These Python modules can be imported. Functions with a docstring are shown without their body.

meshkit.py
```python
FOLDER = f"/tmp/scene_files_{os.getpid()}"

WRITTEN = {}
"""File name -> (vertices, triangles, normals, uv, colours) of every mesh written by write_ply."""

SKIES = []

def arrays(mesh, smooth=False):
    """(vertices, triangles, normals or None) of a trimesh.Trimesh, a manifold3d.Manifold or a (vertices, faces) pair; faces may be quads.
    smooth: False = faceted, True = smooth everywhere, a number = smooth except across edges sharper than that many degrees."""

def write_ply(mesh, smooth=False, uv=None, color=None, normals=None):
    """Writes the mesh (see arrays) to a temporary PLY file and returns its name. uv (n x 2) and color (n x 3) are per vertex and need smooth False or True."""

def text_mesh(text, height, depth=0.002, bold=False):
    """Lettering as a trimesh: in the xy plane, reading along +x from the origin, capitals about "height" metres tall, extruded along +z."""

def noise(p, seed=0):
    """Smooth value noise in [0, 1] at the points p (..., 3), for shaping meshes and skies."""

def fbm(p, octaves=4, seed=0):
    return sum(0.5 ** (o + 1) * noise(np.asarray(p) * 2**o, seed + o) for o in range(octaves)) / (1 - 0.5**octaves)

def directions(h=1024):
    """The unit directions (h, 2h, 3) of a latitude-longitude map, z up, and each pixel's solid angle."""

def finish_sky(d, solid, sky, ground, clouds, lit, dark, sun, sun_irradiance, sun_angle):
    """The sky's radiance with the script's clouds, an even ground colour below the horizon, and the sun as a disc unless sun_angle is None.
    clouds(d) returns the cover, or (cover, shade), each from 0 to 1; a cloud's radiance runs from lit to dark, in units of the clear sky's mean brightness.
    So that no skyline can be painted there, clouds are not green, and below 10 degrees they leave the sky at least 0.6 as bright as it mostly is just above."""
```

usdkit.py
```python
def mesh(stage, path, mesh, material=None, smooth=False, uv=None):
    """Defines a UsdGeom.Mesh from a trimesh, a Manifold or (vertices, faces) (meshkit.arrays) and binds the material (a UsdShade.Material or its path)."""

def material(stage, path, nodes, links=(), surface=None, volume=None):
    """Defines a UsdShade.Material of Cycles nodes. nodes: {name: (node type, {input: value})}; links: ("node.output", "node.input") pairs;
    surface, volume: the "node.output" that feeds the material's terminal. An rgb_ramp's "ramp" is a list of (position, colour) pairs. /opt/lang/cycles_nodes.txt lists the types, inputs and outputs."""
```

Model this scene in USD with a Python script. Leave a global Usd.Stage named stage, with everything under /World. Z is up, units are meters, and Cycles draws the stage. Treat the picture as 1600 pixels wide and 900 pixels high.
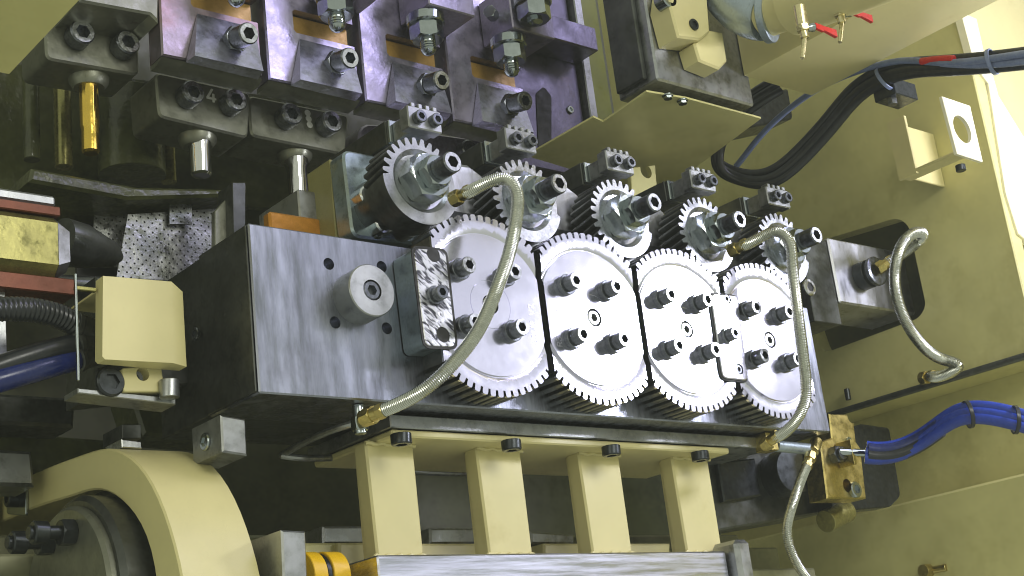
import math, random
import numpy as np
import manifold3d as m3
from manifold3d import Manifold, CrossSection
from scipy.interpolate import CubicSpline
from pxr import Usd, UsdGeom, UsdLux, UsdShade, Gf, Sdf
import usdkit, meshkit

stage = Usd.Stage.CreateInMemory()
UsdGeom.SetStageUpAxis(stage, UsdGeom.Tokens.z)
UsdGeom.SetStageMetersPerUnit(stage, 1.0)
UsdGeom.Xform.Define(stage, '/World')
random.seed(7)
MAT = usdkit.material

# ------------------------------------------------------------------ camera
CAM_R = np.array([[0.76849402, -0.62927525, -0.11588611], [0.10544302, 0.30318341, -0.94708056], [0.63110911, 0.71560637, 0.29934732]])  # right, down, forward
CAM_T = np.array([-1.09812388, -1.28742589, -0.51354693])
CAM_F = 2301.0926
cam = UsdGeom.Camera.Define(stage, '/World/camera')
cam.CreateHorizontalApertureAttr(36.0); cam.CreateVerticalApertureAttr(36.0 * 9 / 16)
cam.CreateFocalLengthAttr(36.0 * CAM_F / 1600)
cam.CreateClippingRangeAttr(Gf.Vec2f(0.01, 100))
cam.CreateFStopAttr(0.0); cam.CreateFocusDistanceAttr(1.9)
cam.CreateExposureAttr(0.47)
r_, u_, b_ = CAM_R[0], -CAM_R[1], -CAM_R[2]
UsdGeom.Xformable(cam).AddTransformOp().Set(Gf.Matrix4d(*r_, 0, *u_, 0, *b_, 0, *CAM_T, 1))

def at(px, py, ax, v):
    """The point that the photograph shows at (px, py), on the plane ax = v."""
    i = 'xyz'.index(ax)
    d = np.array([(px - 800) / CAM_F, (py - 450) / CAM_F, 1.0]) @ CAM_R
    return CAM_T + d * (v - CAM_T[i]) / d[i]

# ------------------------------------------------------------------ light: one work lamp, added fill panels and a dim surround, no sky
MAT(stage, '/World/Looks/surroundings', {'b': ('background_shader', {'color': (0.66, 0.70, 0.54), 'strength': 0.54})}, surface='b.background')
dome = UsdLux.DomeLight.Define(stage, '/World/surroundings'); dome.CreateIntensityAttr(1.0)
UsdShade.MaterialBindingAPI.Apply(dome.GetPrim()).Bind(UsdShade.Material.Get(stage, '/World/Looks/surroundings'))

def lamp(name, pos, target, w, h, power, color):
    l = UsdLux.RectLight.Define(stage, '/World/' + name)
    l.CreateWidthAttr(w); l.CreateHeightAttr(h); l.CreateIntensityAttr(power); l.CreateColorAttr(Gf.Vec3f(*color)); 
    z = np.array(pos, float) - np.array(target, float); z /= np.linalg.norm(z)
    x = np.cross([0, 0, 1], z); x /= np.linalg.norm(x); y = np.cross(z, x)
    UsdGeom.Xformable(l).AddTransformOp().Set(Gf.Matrix4d(*x, 0, *y, 0, *z, 0, *pos, 1))
    return l
G3 = np.array([.34, 0, 0.0]); REF = np.array([1.438, -1.287, .514])
lamp('work_lamp', G3 + .60 * REF + np.array([-.05, 0, -.01]), G3, .24, .15, 66.0, (.88, .88, 1.0))
lamp('gear_reflection_fill', (2.75, -2.6, 1.25), (.25, 0, 0), 2.0, 1.5, .30, (.62, .60, 1.0))  # added panel, no real lamp: gives the gear faces a pale reflection
lamp('tooling_fill', (2.2, -2.4, 2.7), (.1, .3, .5), 2.2, 1.3, 4.4, (.70, .66, 1.0))  # added violet panel for the upper tool steel to reflect
lamp('side_fill', (-2.6, -1.6, .5), (.8, .1, .1), 1.5, 1.2, .85, (1.0, .97, .80))  # added fill from the left for the side faces
lamp('front_fill', (-.1, -3.0, 1.1), (.1, 0, .1), 1.4, 1.0, 7.0, (.98, .97, .88))  # added diffuse fill for surfaces facing the viewer

# ------------------------------------------------------------------ materials
def look(name, color, metal=0.0, rough=0.4, vary=0.25, scale=14.0, stretch=(1, 1, 1), bump=0.0, bscale=180.0, dirt=None, dirt_at=(.55, .72), rvary=0.12, spec=.5, coat=0.0):
    c = np.array(color, float)
    lo, hi = np.clip(c * (1 - vary), 0, 1), np.clip(c * (1 + vary), 0, 1)
    n = {'g': ('geometry', {}), 'm': ('mapping', {'scale': tuple(stretch)}),
         'n': ('noise_texture', {'scale': scale, 'detail': 6.0, 'roughness': .62}),
         'r': ('rgb_ramp', {'ramp': [(.3, tuple(lo)), (.7, tuple(hi))]}),
         'n2': ('noise_texture', {'scale': scale * 3.1, 'detail': 5.0, 'roughness': .6}),
         'rr': ('map_range', {'from_min': .3, 'from_max': .7, 'to_min': max(.03, rough - rvary), 'to_max': rough + rvary, 'clamp': True}),
         'p': ('principled_bsdf', {'metallic': metal, 'specular_ior_level': spec, 'coat_weight': coat, 'coat_roughness': .12})}
    l = [('g.position', 'm.vector'), ('m.vector', 'n.vector'), ('m.vector', 'n2.vector'), ('n.fac', 'r.fac'), ('n2.fac', 'rr.value'), ('rr.result', 'p.roughness')]
    src = 'r.color'
    if dirt is not None:
        n['n3'] = ('noise_texture', {'scale': scale * .55, 'detail': 9.0, 'roughness': .7})
        n['dr'] = ('rgb_ramp', {'ramp': [(dirt_at[0], (0, 0, 0)), (dirt_at[1], (1, 1, 1))]})
        n['mx'] = ('mix_color', {'b': tuple(dirt)})
        l += [('g.position', 'n3.vector'), ('n3.fac', 'dr.fac'), ('dr.color', 'mx.fac'), ('r.color', 'mx.a')]
        src = 'mx.result'
    l.append((src, 'p.base_color'))
    if bump:
        n['nb'] = ('noise_texture', {'scale': bscale, 'detail': 4.0})
        n['bp'] = ('bump', {'strength': bump, 'distance': .002})
        l += [('m.vector', 'nb.vector'), ('nb.fac', 'bp.height'), ('bp.normal', 'p.normal')]
    return MAT(stage, '/World/Looks/' + name, n, l, surface='p.BSDF')

M = {}
M['gear'] = look('gear_steel', (.74, .73, .86), 1, .15, .04, 14, bump=.02, bscale=60, rvary=.025)
M['bright'] = look('bright_steel', (.72, .73, .78), 1, .24, .12, 16, bump=.05, bscale=120, rvary=.08)
M['block'] = look('ground_steel', (.28, .295, .36), 1, .29, .26, 9, stretch=(2.6, 2.6, .45), bump=.05, bscale=140, dirt=(.19, .195, .24), rvary=.1)
M['perf'] = look('wet_grey_sheet', (.32, .325, .32), .85, .24, .5, 18, bump=.65, bscale=40, dirt=(.13, .14, .13), dirt_at=(.5, .66))
M['greenp'] = look('dark_green_paint', (.13, .14, .018), 0, .4, .2, 12)
M['blockb'] = look('satin_steel', (.62, .63, .70), 1, .40, .2, 10, stretch=(2, 2, .6))
M['flank'] = look('oiled_gear_flank', (.16, .165, .17), .9, .33, .25, 30, rvary=.08)
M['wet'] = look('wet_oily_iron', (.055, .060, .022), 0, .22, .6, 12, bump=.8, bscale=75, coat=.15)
M['rib'] = look('lamp_lit_cream_paint', (.82, .79, .62), 0, .4, .03, 9)  # cream made paler: the glare of the work lamp is in the colour
M['palebrass'] = look('pale_brass', (.74, .66, .38), 1, .25, .1, 30)
M['darkviolet'] = look('dark_tinted_steel', (.13, .12, .165), .85, .36, .3, 11, bump=.12, bscale=110, dirt=(.16, .10, .09), dirt_at=(.6, .85))
M['navyhose'] = look('navy_hose', (.008, .016, .10), 0, .25, .15, 30)
M['olivep'] = look('dull_olive_paint', (.24, .22, .085), 0, .4, .12, 10)
M['pinface'] = look('oily_pinion_face', (.50, .51, .57), 1, .27, .15, 25, bump=.04, rvary=.08)
M['bedsteel'] = look('oily_bed_plate', (.27, .27, .17), .35, .36, .35, 7, bump=.1, bscale=60, dirt=(.11, .11, .07), rvary=.1)
M['redsteel'] = look('red_reflection_steel', (.28, .235, .27), .85, .36, .3, 9, bump=.16, bscale=130, dirt=(.29, .14, .13), dirt_at=(.5, .8), rvary=.12)  # a red reflection on one slab, put into its steel colour
M['rail'] = look('brushed_rail_steel', (.58, .59, .72), 1, .3, .18, 9, stretch=(.35, 2, 6), bump=.05, bscale=120)
M['dark'] = look('dark_oily_steel', (.085, .09, .085), .75, .32, .35, 14, bump=.08, bscale=90, dirt=(.03, .035, .02), rvary=.12)
M['grey'] = look('grey_steel', (.34, .35, .36), .9, .34, .22, 14, bump=.06, bscale=110, dirt=(.13, .13, .12))
M['violet'] = look('violet_steel', (.37, .34, .45), .88, .34, .25, 11, bump=.18, bscale=130, dirt=(.26, .15, .17), dirt_at=(.6, .85), rvary=.14)  # violet base colour with random reddish patches
M['wedge'] = look('ground_wedge_steel', (.46, .46, .58), .92, .32, .25, 15, bump=.15, bscale=110, dirt=(.24, .22, .28))
M['holder'] = look('oiled_holder_steel', (.21, .215, .17), .7, .38, .22, 16, bump=.12, bscale=150)
M['black'] = look('black_oxide', (.045, .05, .055), .8, .27, .25, 30, rvary=.08)
M['bolt'] = look('worn_black_oxide', (.17, .18, .21), .95, .26, .3, 40, rvary=.1)
M['ringed'] = look('polished_screw_edge', (.62, .63, .68), 1, .22, .1, 40)
M['zinc'] = look('zinc_steel', (.40, .44, .47), 1, .15, .05, 30, rvary=.04)
M['chrome'] = look('polished_punch_steel', (.72, .71, .74), 1, .1, .05, 30, rvary=.03)
M['cream'] = look('cream_paint', (.60, .54, .265), 0, .40, .06, 9, bump=.02, bscale=120, dirt=(.45, .38, .14), dirt_at=(.6, .85), rvary=.06)
M['wallp'] = look('oily_cream_paint', (.56, .525, .235), 0, .36, .14, 5, bump=.02, bscale=60, dirt=(.38, .34, .125), dirt_at=(.5, .68), rvary=.08)
M['brass'] = look('brass', (.50, .41, .15), 1, .32, .10, 20, dirt=(.36, .29, .10), dirt_at=(.55, .85))
M['olivebrass'] = look('yellow_passivated_steel', (.27, .25, .085), .75, .26, .2, 24, bump=.25, bscale=40, coat=.4)
M['amber'] = look('oil_brown', (.38, .23, .06), .3, .32, .12, 20)
M['orange'] = look('oily_orange', (.50, .22, .03), .3, .25, .2, 20)
M['copper'] = look('copper_red', (.11, .03, .013), .5, .3, .25, 18)
M['goldpin'] = look('gold_coated_punch', (.80, .55, .10), 1, .13, .08, 30)
M['rubber'] = look('black_rubber', (.014, .016, .02), 0, .3, .2, 30, rvary=.06)
M['bluehose'] = look('blue_hose', (.010, .035, .29), 0, .3, .15, 30)
M['steelblue'] = look('bluish_cable_sheath', (.16, .20, .36), 0, .3, .15, 30)
M['hose'] = look('braided_steel', (.55, .56, .52), 1, .25, .1, 60)
M['red'] = look('red_plastic', (.52, .02, .015), 0, .35, .1, 30)
M['yellow'] = look('yellow_plastic', (.75, .46, .01), 0, .35, .1, 30)
M['elbow'] = look('galvanised_pipe', (.36, .42, .48), .65, .36, .12, 30)
M['plateblue'] = look('blued_plate', (.33, .40, .45), .9, .34, .2, 18, bump=.05)
M['white'] = look('paint_mark', (.75, .75, .72), 0, .5, .1, 60)
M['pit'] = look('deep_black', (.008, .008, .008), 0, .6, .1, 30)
M['wall_dark'] = look('dark_frame', (.08, .085, .04), .2, .42, .4, 6, bump=.06, bscale=60, dirt=(.022, .022, .014))  # dark olive tone with darker random patches
M['mark'] = look('stamped_letters', (.60, .60, .67), 1, .34, .05, 60)
# scraped (frosted) steel: bright arcs over dark
MAT(stage, '/World/Looks/scraped_steel', {
    'g': ('geometry', {}), 'm': ('mapping', {'mapping_type': 'texture', 'rotation': (0, .62, 0), 'scale': (2.3, 1.0, .72)}),
    'n': ('noise_texture', {'scale': 185.0, 'detail': 1.5, 'distortion': .5}),
    'r': ('rgb_ramp', {'ramp': [(.36, (.10, .10, .12)), (.44, (.45, .45, .5)), (.50, (.86, .86, .92))]}),
    'bp': ('bump', {'strength': .4, 'distance': .0015}),
    'p': ('principled_bsdf', {'metallic': 1.0, 'roughness': .25})},
    [('g.position', 'm.vector'), ('m.vector', 'n.vector'), ('n.fac', 'r.fac'), ('r.color', 'p.base_color'), ('n.fac', 'bp.height'), ('bp.normal', 'p.normal')], surface='p.BSDF')
M['scraped'] = UsdShade.Material.Get(stage, '/World/Looks/scraped_steel')

# ------------------------------------------------------------------ scene helpers
ORIGIN = {}
def numbered(parent, name):
    p, k = f'{parent}/{name}', 0
    while stage.GetPrimAtPath(p):
        k += 1; p = f'{parent}/{name}_{k:03d}'
    return p
def tag(prim, label, cat, group=None, kind=None):
    if label: prim.SetCustomDataByKey('label', label)
    if cat: prim.SetCustomDataByKey('category', cat)
    if group: prim.SetCustomDataByKey('group', group)
    if kind: prim.SetCustomDataByKey('kind', kind)
def thing(name, label, cat, loc=(0, 0, 0), group=None, kind=None):
    x = UsdGeom.Xform.Define(stage, numbered('/World', name)); x.AddTranslateOp().Set(Gf.Vec3d(*map(float, loc)))
    tag(x.GetPrim(), label, cat, group, kind); p = str(x.GetPath()); ORIGIN[p] = np.array(loc, float); return p
def part(parent, name, mesh, mat, smooth=35, label=None):
    """A part given in world coordinates, stored relative to its thing."""
    v, f, _ = meshkit.arrays(mesh, False)
    root = '/'.join(parent.split('/')[:3])
    path = numbered(parent, name)
    usdkit.mesh(stage, path, (v - ORIGIN[root], f), M[mat], smooth=smooth)
    if label: stage.GetPrimAtPath(path).SetCustomDataByKey('label', label)
    return path
def single(name, mesh, mat, label, cat, group=None, kind=None, smooth=35):
    v, f, _ = meshkit.arrays(mesh, False)
    loc = np.array([(v[:, 0].min() + v[:, 0].max()) / 2, (v[:, 1].min() + v[:, 1].max()) / 2, v[:, 2].min()])
    path = numbered('/World', name)
    g = usdkit.mesh(stage, path, (v - loc, f), M[mat], smooth=smooth)
    UsdGeom.Xformable(g).AddTranslateOp().Set(Gf.Vec3d(*map(float, loc))); tag(g.GetPrim(), label, cat, group, kind); return path
def copy(src, loc, label):
    was = stage.GetPrimAtPath(src).GetCustomData()
    t = thing(src.split('/')[-1], label, was['category'], loc, was.get('group'))
    p = stage.GetPrimAtPath(t); p.GetReferences().AddInternalReference(Sdf.Path(src)); p.SetInstanceable(True); return t

# ------------------------------------------------------------------ shape helpers
def mf(v, f): return Manifold(m3.Mesh(np.asarray(v, np.float32), np.asarray(f, np.uint32)))
def hull(p): return Manifold.hull_points(np.asarray(p, float))
def box(x0, x1, y0, y1, z0, z1, b=.0012):
    p = []
    for sx, x in ((1, x0), (-1, x1)):
        for sy, y in ((1, y0), (-1, y1)):
            for sz, z in ((1, z0), (-1, z1)):
                p += [(x, y + sy * b, z + sz * b), (x + sx * b, y, z + sz * b), (x + sx * b, y + sy * b, z)]
    return hull(p)
def area(poly):
    p = np.asarray(poly, float); return .5 * np.sum(p[:, 0] * np.roll(p[:, 1], -1) - np.roll(p[:, 0], -1) * p[:, 1])
def ccw(poly):
    p = np.asarray(poly, float); return p if area(p) > 0 else p[::-1]
def inset(poly, b):
    p = ccw(poly); a = p - np.roll(p, 1, 0); c = np.roll(p, -1, 0) - p
    a /= np.linalg.norm(a, axis=1, keepdims=True); c /= np.linalg.norm(c, axis=1, keepdims=True)
    na, nc = np.stack([-a[:, 1], a[:, 0]], 1), np.stack([-c[:, 1], c[:, 0]], 1)
    return p + b * (na + nc) / np.maximum(.3, 1 + np.sum(na * nc, 1))[:, None]
def loft(rings, ws):
    n = len(rings[0]); v = np.vstack([np.c_[r, np.full(n, w)] for r, w in zip(rings, ws)]); f = []
    for k in range(len(rings) - 1):
        for i in range(n):
            j = (i + 1) % n; a, b, c, d = k * n + i, k * n + j, (k + 1) * n + j, (k + 1) * n + i
            f += [(a, b, c), (a, c, d)]
    cap = m3.triangulate([np.asarray(rings[0], float)]); f += [tuple(t[::-1]) for t in cap]
    cap = m3.triangulate([np.asarray(rings[-1], float)]); f += [tuple(t + (len(rings) - 1) * n) for t in cap]
    return mf(v, f)
def prism(poly, w0, w1, b=.001, both=False):
    p = ccw(poly)
    if not b: return loft([p, p], [w0, w1])
    q = inset(p, b)
    return loft([q, p, p, q], [w0, w0 + b, w1 - b, w1]) if both else loft([p, p, q], [w0, w1 - b, w1])
AY = [[1, 0, 0, 0], [0, 0, -1, 0], [0, 1, 0, 0]]     # local (u, v, w) -> (u, -w, v): faces the viewer
AX = [[0, 0, -1, 0], [-1, 0, 0, 0], [0, 1, 0, 0]]    # local (u, v, w) -> (-w, -u, v): faces left
def ext_y(poly, y0, y1, b=.001):                      # poly in (x, z), front face at y0
    return prism(poly, -y1, -y0, b).transform(np.array(AY, float))
def ext_x(poly, x0, x1, b=.001):                      # poly in (y, z), left face at x0
    return prism([(-p[0], p[1]) for p in poly], -x1, -x0, b).transform(np.array(AX, float))
def px_y(pts, y): return [(lambda q: (q[0], q[2]))(at(a, c, 'y', y)) for a, c in pts]
def px_x(pts, x): return [(lambda q: (q[1], q[2]))(at(a, c, 'x', x)) for a, c in pts]
def rounded(poly, r, n=5):
    """Rounded corners of a convex or concave polygon."""
    p = ccw(poly); out = []
    for i in range(len(p)):
        a, o, c = p[i - 1], p[i], p[(i + 1) % len(p)]
        da, dc = (a - o), (c - o); la, lc = np.linalg.norm(da), np.linalg.norm(dc); k = min(r, la * .45, lc * .45)
        s, e = o + da / la * k, o + dc / lc * k
        for t in np.linspace(0, 1, n): out.append((1 - t) ** 2 * s + 2 * t * (1 - t) * o + t * t * e)
    return out
def frame(d):
    d = np.asarray(d, float); d = d / np.linalg.norm(d)
    h = np.array([0, 0, 1.0]) if abs(d[2]) < .9 else np.array([1.0, 0, 0])
    x = np.cross(h, d); x /= np.linalg.norm(x); return x, np.cross(d, x), d
def place(man, o, d):
    x, y, z = frame(d); return man.transform(np.stack([x, y, z, np.asarray(o, float)], 1))
def lathe(prof, n=28, o=(0, 0, 0), d=(0, 0, 1)):
    """prof: (radius, height) from bottom to top, closed on the axis."""
    rings = [(max(r, 1e-6), w) for r, w in prof]; a = np.linspace(0, 2 * math.pi, n, endpoint=False); cs = np.stack([np.cos(a), np.sin(a)], 1)
    return place(loft([cs * r for r, _ in rings], [w for _, w in rings]), o, d)
def cyl(r, h, o, d, n=28, b=.0008): return lathe([(r - b, 0), (r, b), (r, h - b), (r - b, h)], n, o, d)
def hexa(r, h, o, d, b=.15):
    hx = CrossSection.circle(r, 6).extrude(h); c = lathe([(r * .86, -.0001), (r * 1.01, h * b), (r * 1.01, h * (1 - b)), (r * .86, h + .0001)], 30)
    return place(hx ^ c, o, d)
def socket(man, r, depth, h): return man - CrossSection.circle(r, 6).extrude(depth + .01).translate([0, 0, h - depth])
def screw(r, h, o, d, n=26):
    """A socket head cap screw: knurled-looking head with a chamfer and a hex socket."""
    b = r * .12
    return place(socket(lathe([(r - b * .5, 0), (r, b * .5), (r, h - b), (r - b, h)], n), r * .58, h * .6, h), o, d)
def washer(r, ri, h, o, d): return place(lathe([(r - .0006, 0), (r, .0006), (r, h - .0006), (r - .0006, h)], 28) - Manifold.cylinder(h * 3, ri, ri, 20).translate([0, 0, -h]), o, d)
def ringed_screw(parent, r, h, o, d, mat='bolt', name='cap_screw'):
    p = part(parent, name, screw(r, h, o, d), mat)
    o2 = np.asarray(o, float) + frame(d)[2] * h
    if not stage.GetPrimAtPath(p).IsA(UsdGeom.Mesh): return p
    if len(parent.split('/')) < 4:
        g = place(CrossSection.circle(r * .90, 24).extrude(.0006) - CrossSection.circle(r * .60, 6).extrude(.002).translate([0, 0, -.001]), o2 - frame(d)[2] * .0002, d)
        part(p, 'worn_rim', g, 'ringed')
    return p
def sample(pts, step=.004, closed=False):
    p = np.asarray(pts, float); s = np.r_[0, np.cumsum(np.linalg.norm(np.diff(p, axis=0), axis=1) ** .5)]
    c = CubicSpline(s, p); q = c(np.linspace(0, s[-1], 600)); L = np.r_[0, np.cumsum(np.linalg.norm(np.diff(q, axis=0), axis=1))]
    n = max(6, int(L[-1] / step)); return np.stack([np.interp(np.linspace(0, L[-1], n), L, q[:, k]) for k in range(3)], 1)
def tube(pts, r, n=12, step=.004, ridge=0.0, pitch=.003):
    """A round hose through the points; ridge makes the rings of a corrugated or wire-wound hose."""
    q = sample(pts, min(step, pitch / 4) if ridge else step); t = np.gradient(q, axis=0); t /= np.linalg.norm(t, axis=1, keepdims=True)
    x = frame(t[0])[0]; V = []; L = np.r_[0, np.cumsum(np.linalg.norm(np.diff(q, axis=0), axis=1))]
    a = np.linspace(0, 2 * math.pi, n, endpoint=False)
    for i in range(len(q)):
        x = x - t[i] * (x @ t[i]); x /= np.linalg.norm(x); y = np.cross(t[i], x)
        rr = r + (ridge * (.5 + .5 * math.cos(2 * math.pi * L[i] / pitch)) if ridge else 0)
        V.append(q[i] + rr * (np.cos(a)[:, None] * x + np.sin(a)[:, None] * y))
    m = len(q); V = np.vstack(V + [q[:1], q[-1:]]); F = []
    for k in range(m - 1):
        for i in range(n):
            j = (i + 1) % n; F += [(k * n + i, k * n + j, (k + 1) * n + j), (k * n + i, (k + 1) * n + j, (k + 1) * n + i)]
    for i in range(n):
        j = (i + 1) % n; F += [(m * n, j, i), (m * n + 1, (m - 1) * n + i, (m - 1) * n + j)]
    return V, np.array(F)
def union(*ms):
    o = ms[0]
    for k in ms[1:]: o = o + k
    return o
F_ = (0, -1, 0)   # towards the viewer
L_ = (-1, 0, 0)
D_ = (0, 0, -1)

# ================================================================== THE SETTING
single('back_wall', box(-1.2, 1.3, .78, .82, -.9, 1.3), 'wall_dark', 'dark inside of the machine frame behind the tooling', 'wall', kind='structure')
bed = thing('machine_bed', 'dark oily machine bed behind and below the gear box', 'machine bed', (0, .5, -.45), kind='structure')
part(bed, 'bed_plate', box(-.75, .86, .42, .775, -.6, -.20, .004), 'bedsteel')
part(bed, 'bed_plate', box(-.75, .86, .34, .417, -.6, -.236, .003), 'bedsteel')
part(bed, 'bed_plate', box(-.75, .86, .27, .337, -.6, -.282, .003), 'bedsteel')

# ---- right side wall of the frame
XW = 1.0
wall = thing('side_wall', 'olive cream painted side wall of the machine with a rounded cut-out', 'wall', (1.01, .2, -.05))
slot = rounded(px_x([(1230, 392), (1402, 340), (1420, 352), (1447, 478), (1436, 497), (1285, 553)], XW), .02)
W = ext_x([(-.125, -.011), (.70, -.011), (.70, 1.1), (-.125, 1.1)], XW, XW + .03, .002)
W = W - prism([(-a, c) for a, c in slot], -XW - .1, -XW + .1, 0).transform(np.array(AX, float))
part(wall, 'upper_panel', W, 'wallp')
part(wall, 'recessed_panel', box(XW + .125, XW + .14, -.9, .7, -.5, .005), 'wallp')
part(wall, 'underside', box(XW + .032, XW + .124, -.125, .70, -.009, .005), 'wallp')
part(wall, 'lower_panel', box(1.04, XW + .123, -.9, .7, -.6, -.185, .004), 'wallp')
part(wall, 'cut_out_back', box(XW + .16, XW + .17, -.1, .5, 0, .45), 'wall_dark')
part(wall, 'edge_rib', ext_y(px_y([(1519, 95), (1545, 130), (1572, 300), (1592, 365), (1660, 420), (1660, 300), (1600, 215), (1560, 150), (1545, 95)], -.13), -.131, -.118, .002), 'rib', label='cream rib with lamp glare in its colour along the front edge of the wall')
part(wall, 'edge_rib', ext_y(px_y([(1500, 20), (1524, 30), (1546, 128), (1520, 95)], -.13), -.1325, -.118, .001), 'rib')
part(wall, 'bottom_rail', tube([(XW - .004, .40, -.013), (XW - .004, .10, -.014), (XW - .004, -.12, -.015)], .006), 'dark')
for a, c in ((1326, 625),):
    q = at(a, c, 'x', XW - .01); part(wall, 'stud', cyl(.005, .02, q, (0, 0, 1), 12), 'black')
q = at(1452, 892, 'x', 1.04); part(wall, 'pipe_plug', union(hexa(.012, .018, q, L_), cyl(.006, .03, q + [0, -.005, 0], F_, 14)), 'brass')

part(wall, 'outer_panel', box(XW + .032, 1.7, -.112, -.098, .0, 1.0), 'cream')

# ---- overhead beam, pipe
beam = thing('overhead_beam', 'long cream painted box beam at the upper right with lit underside', 'beam', (.66, -.1, .44))
part(beam, 'beam_body', ext_y([(.585, .44), (.748, .44), (.748, .70), (.585, .70)], -.55, .02, .004), 'cream')
pipe = thing('air_pipe', 'cream painted air pipe with a grey cast elbow under the top edge', 'pipe', at(1195, 10, 'y', -.06))
e0, e1, e2 = at(1140, 8, 'y', -.02), at(1168, 22, 'y', -.06), at(1192, 28, 'y', -.085)
part(pipe, 'elbow', tube([at(1125, -30, 'y', -.02), at(1140, 0, 'y', -.03), e1, e2], .034, 24), 'elbow')
part(pipe, 'elbow_collar', lathe([(.036, 0), (.039, .002), (.039, .012), (.036, .014)], 28, e2, at(1230, 20, 'y', -.12) - e2), 'elbow')
dp = at(1290, -10, 'y', -.2) - e2
part(pipe, 'pipe_run', cyl(.031, .5, e2 + dp * .02, dp, 30), 'cream')
part(pipe, 'pipe_sleeve', cyl(.043, .45, e2 + dp / np.linalg.norm(dp) * .055, dp, 32), 'cream')

def valve(px, py, label):
    o = at(px, py, 'y', -.22); t = thing('drain_valve', label, 'valve', o, 'drain valves with red levers')
    part(t, 'valve_body', union(cyl(.0085, .03, o + [0, 0, .004], (0, 0, 1), 16), hexa(.0095, .009, o + [0, 0, -.004], (0, 0, 1)), cyl(.006, .012, o + [0, 0, -.014], (0, 0, 1), 14)), 'palebrass')
    part(t, 'drain_tube', cyl(.0032, .036, o + [0, 0, -.012], (-.35, .05, -1), 12, .0003), 'palebrass')
    part(t, 'bonnet', union(cyl(.0055, .014, o, (.8, -.5, .1), 14), hexa(.006, .005, o + np.array([.8, -.5, .1]) * .012, (.8, -.5, .1))), 'zinc')
    a = o + [.012, -.009, .002]
    lv = hull(np.array([a + [0, 0, s * .004] + np.array([0, -.002 * k, 0]) for s in (-1, 1) for k in (0, 2)] + [a + [.016, -.004 * k, -.001 + s * .0045] for s in (-1, 1) for k in (0, 1)]))
    lv2 = hull(np.array([a + [.014, -.004 * k, s * .003] for s in (-1, 1) for k in (0, 1)] + [a + [.040, -.002 - .005 * k, -.004 + s * .0055] for s in (-1, 1) for k in (0, 1)]))
    part(t, 'lever', lv + lv2, 'red'); return t
valve(1255, 45, 'brass drain valve with red lever, the left and lower of the two'); valve(1313, 22, 'brass drain valve with red lever, the right and higher of the two')

# ---- steel box and brackets at top right, guard shelf
tool = thing('steel_housing', 'large dark steel housing with bright edges at the top right of the dies', 'housing', (.46, .1, .39))
part(tool, 'housing_body', box(.387, .60, .022, .105, .392, .80, .003), 'grey')
part(tool, 'side_strip', box(.378, .386, .04, .10, .40, .80, .002), 'dark')
cb = thing('cream_bracket', 'stepped cream bracket with one dark screw on the steel housing', 'bracket', at(1075, 60, 'y', 0))
part(cb, 'upper_step', ext_y(px_y([(1046, 5), (1060, 58), (1095, 62), (1110, 50), (1104, -30), (1050, -30)], -.02), -.02, .02, .003), 'cream')
part(cb, 'lower_step', ext_y(px_y([(1085, 68), (1093, 95), (1125, 108), (1137, 95), (1130, 50), (1100, 45)], -.012), -.012, .02, .003), 'cream')
part(cb, 'screw', screw(.009, .004, at(1083, 39, 'y', -.02), F_), 'black')
part(cb, 'top_bolt', screw(.015, .02, at(1032, 6, 'y', .0), F_), 'zinc')
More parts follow.
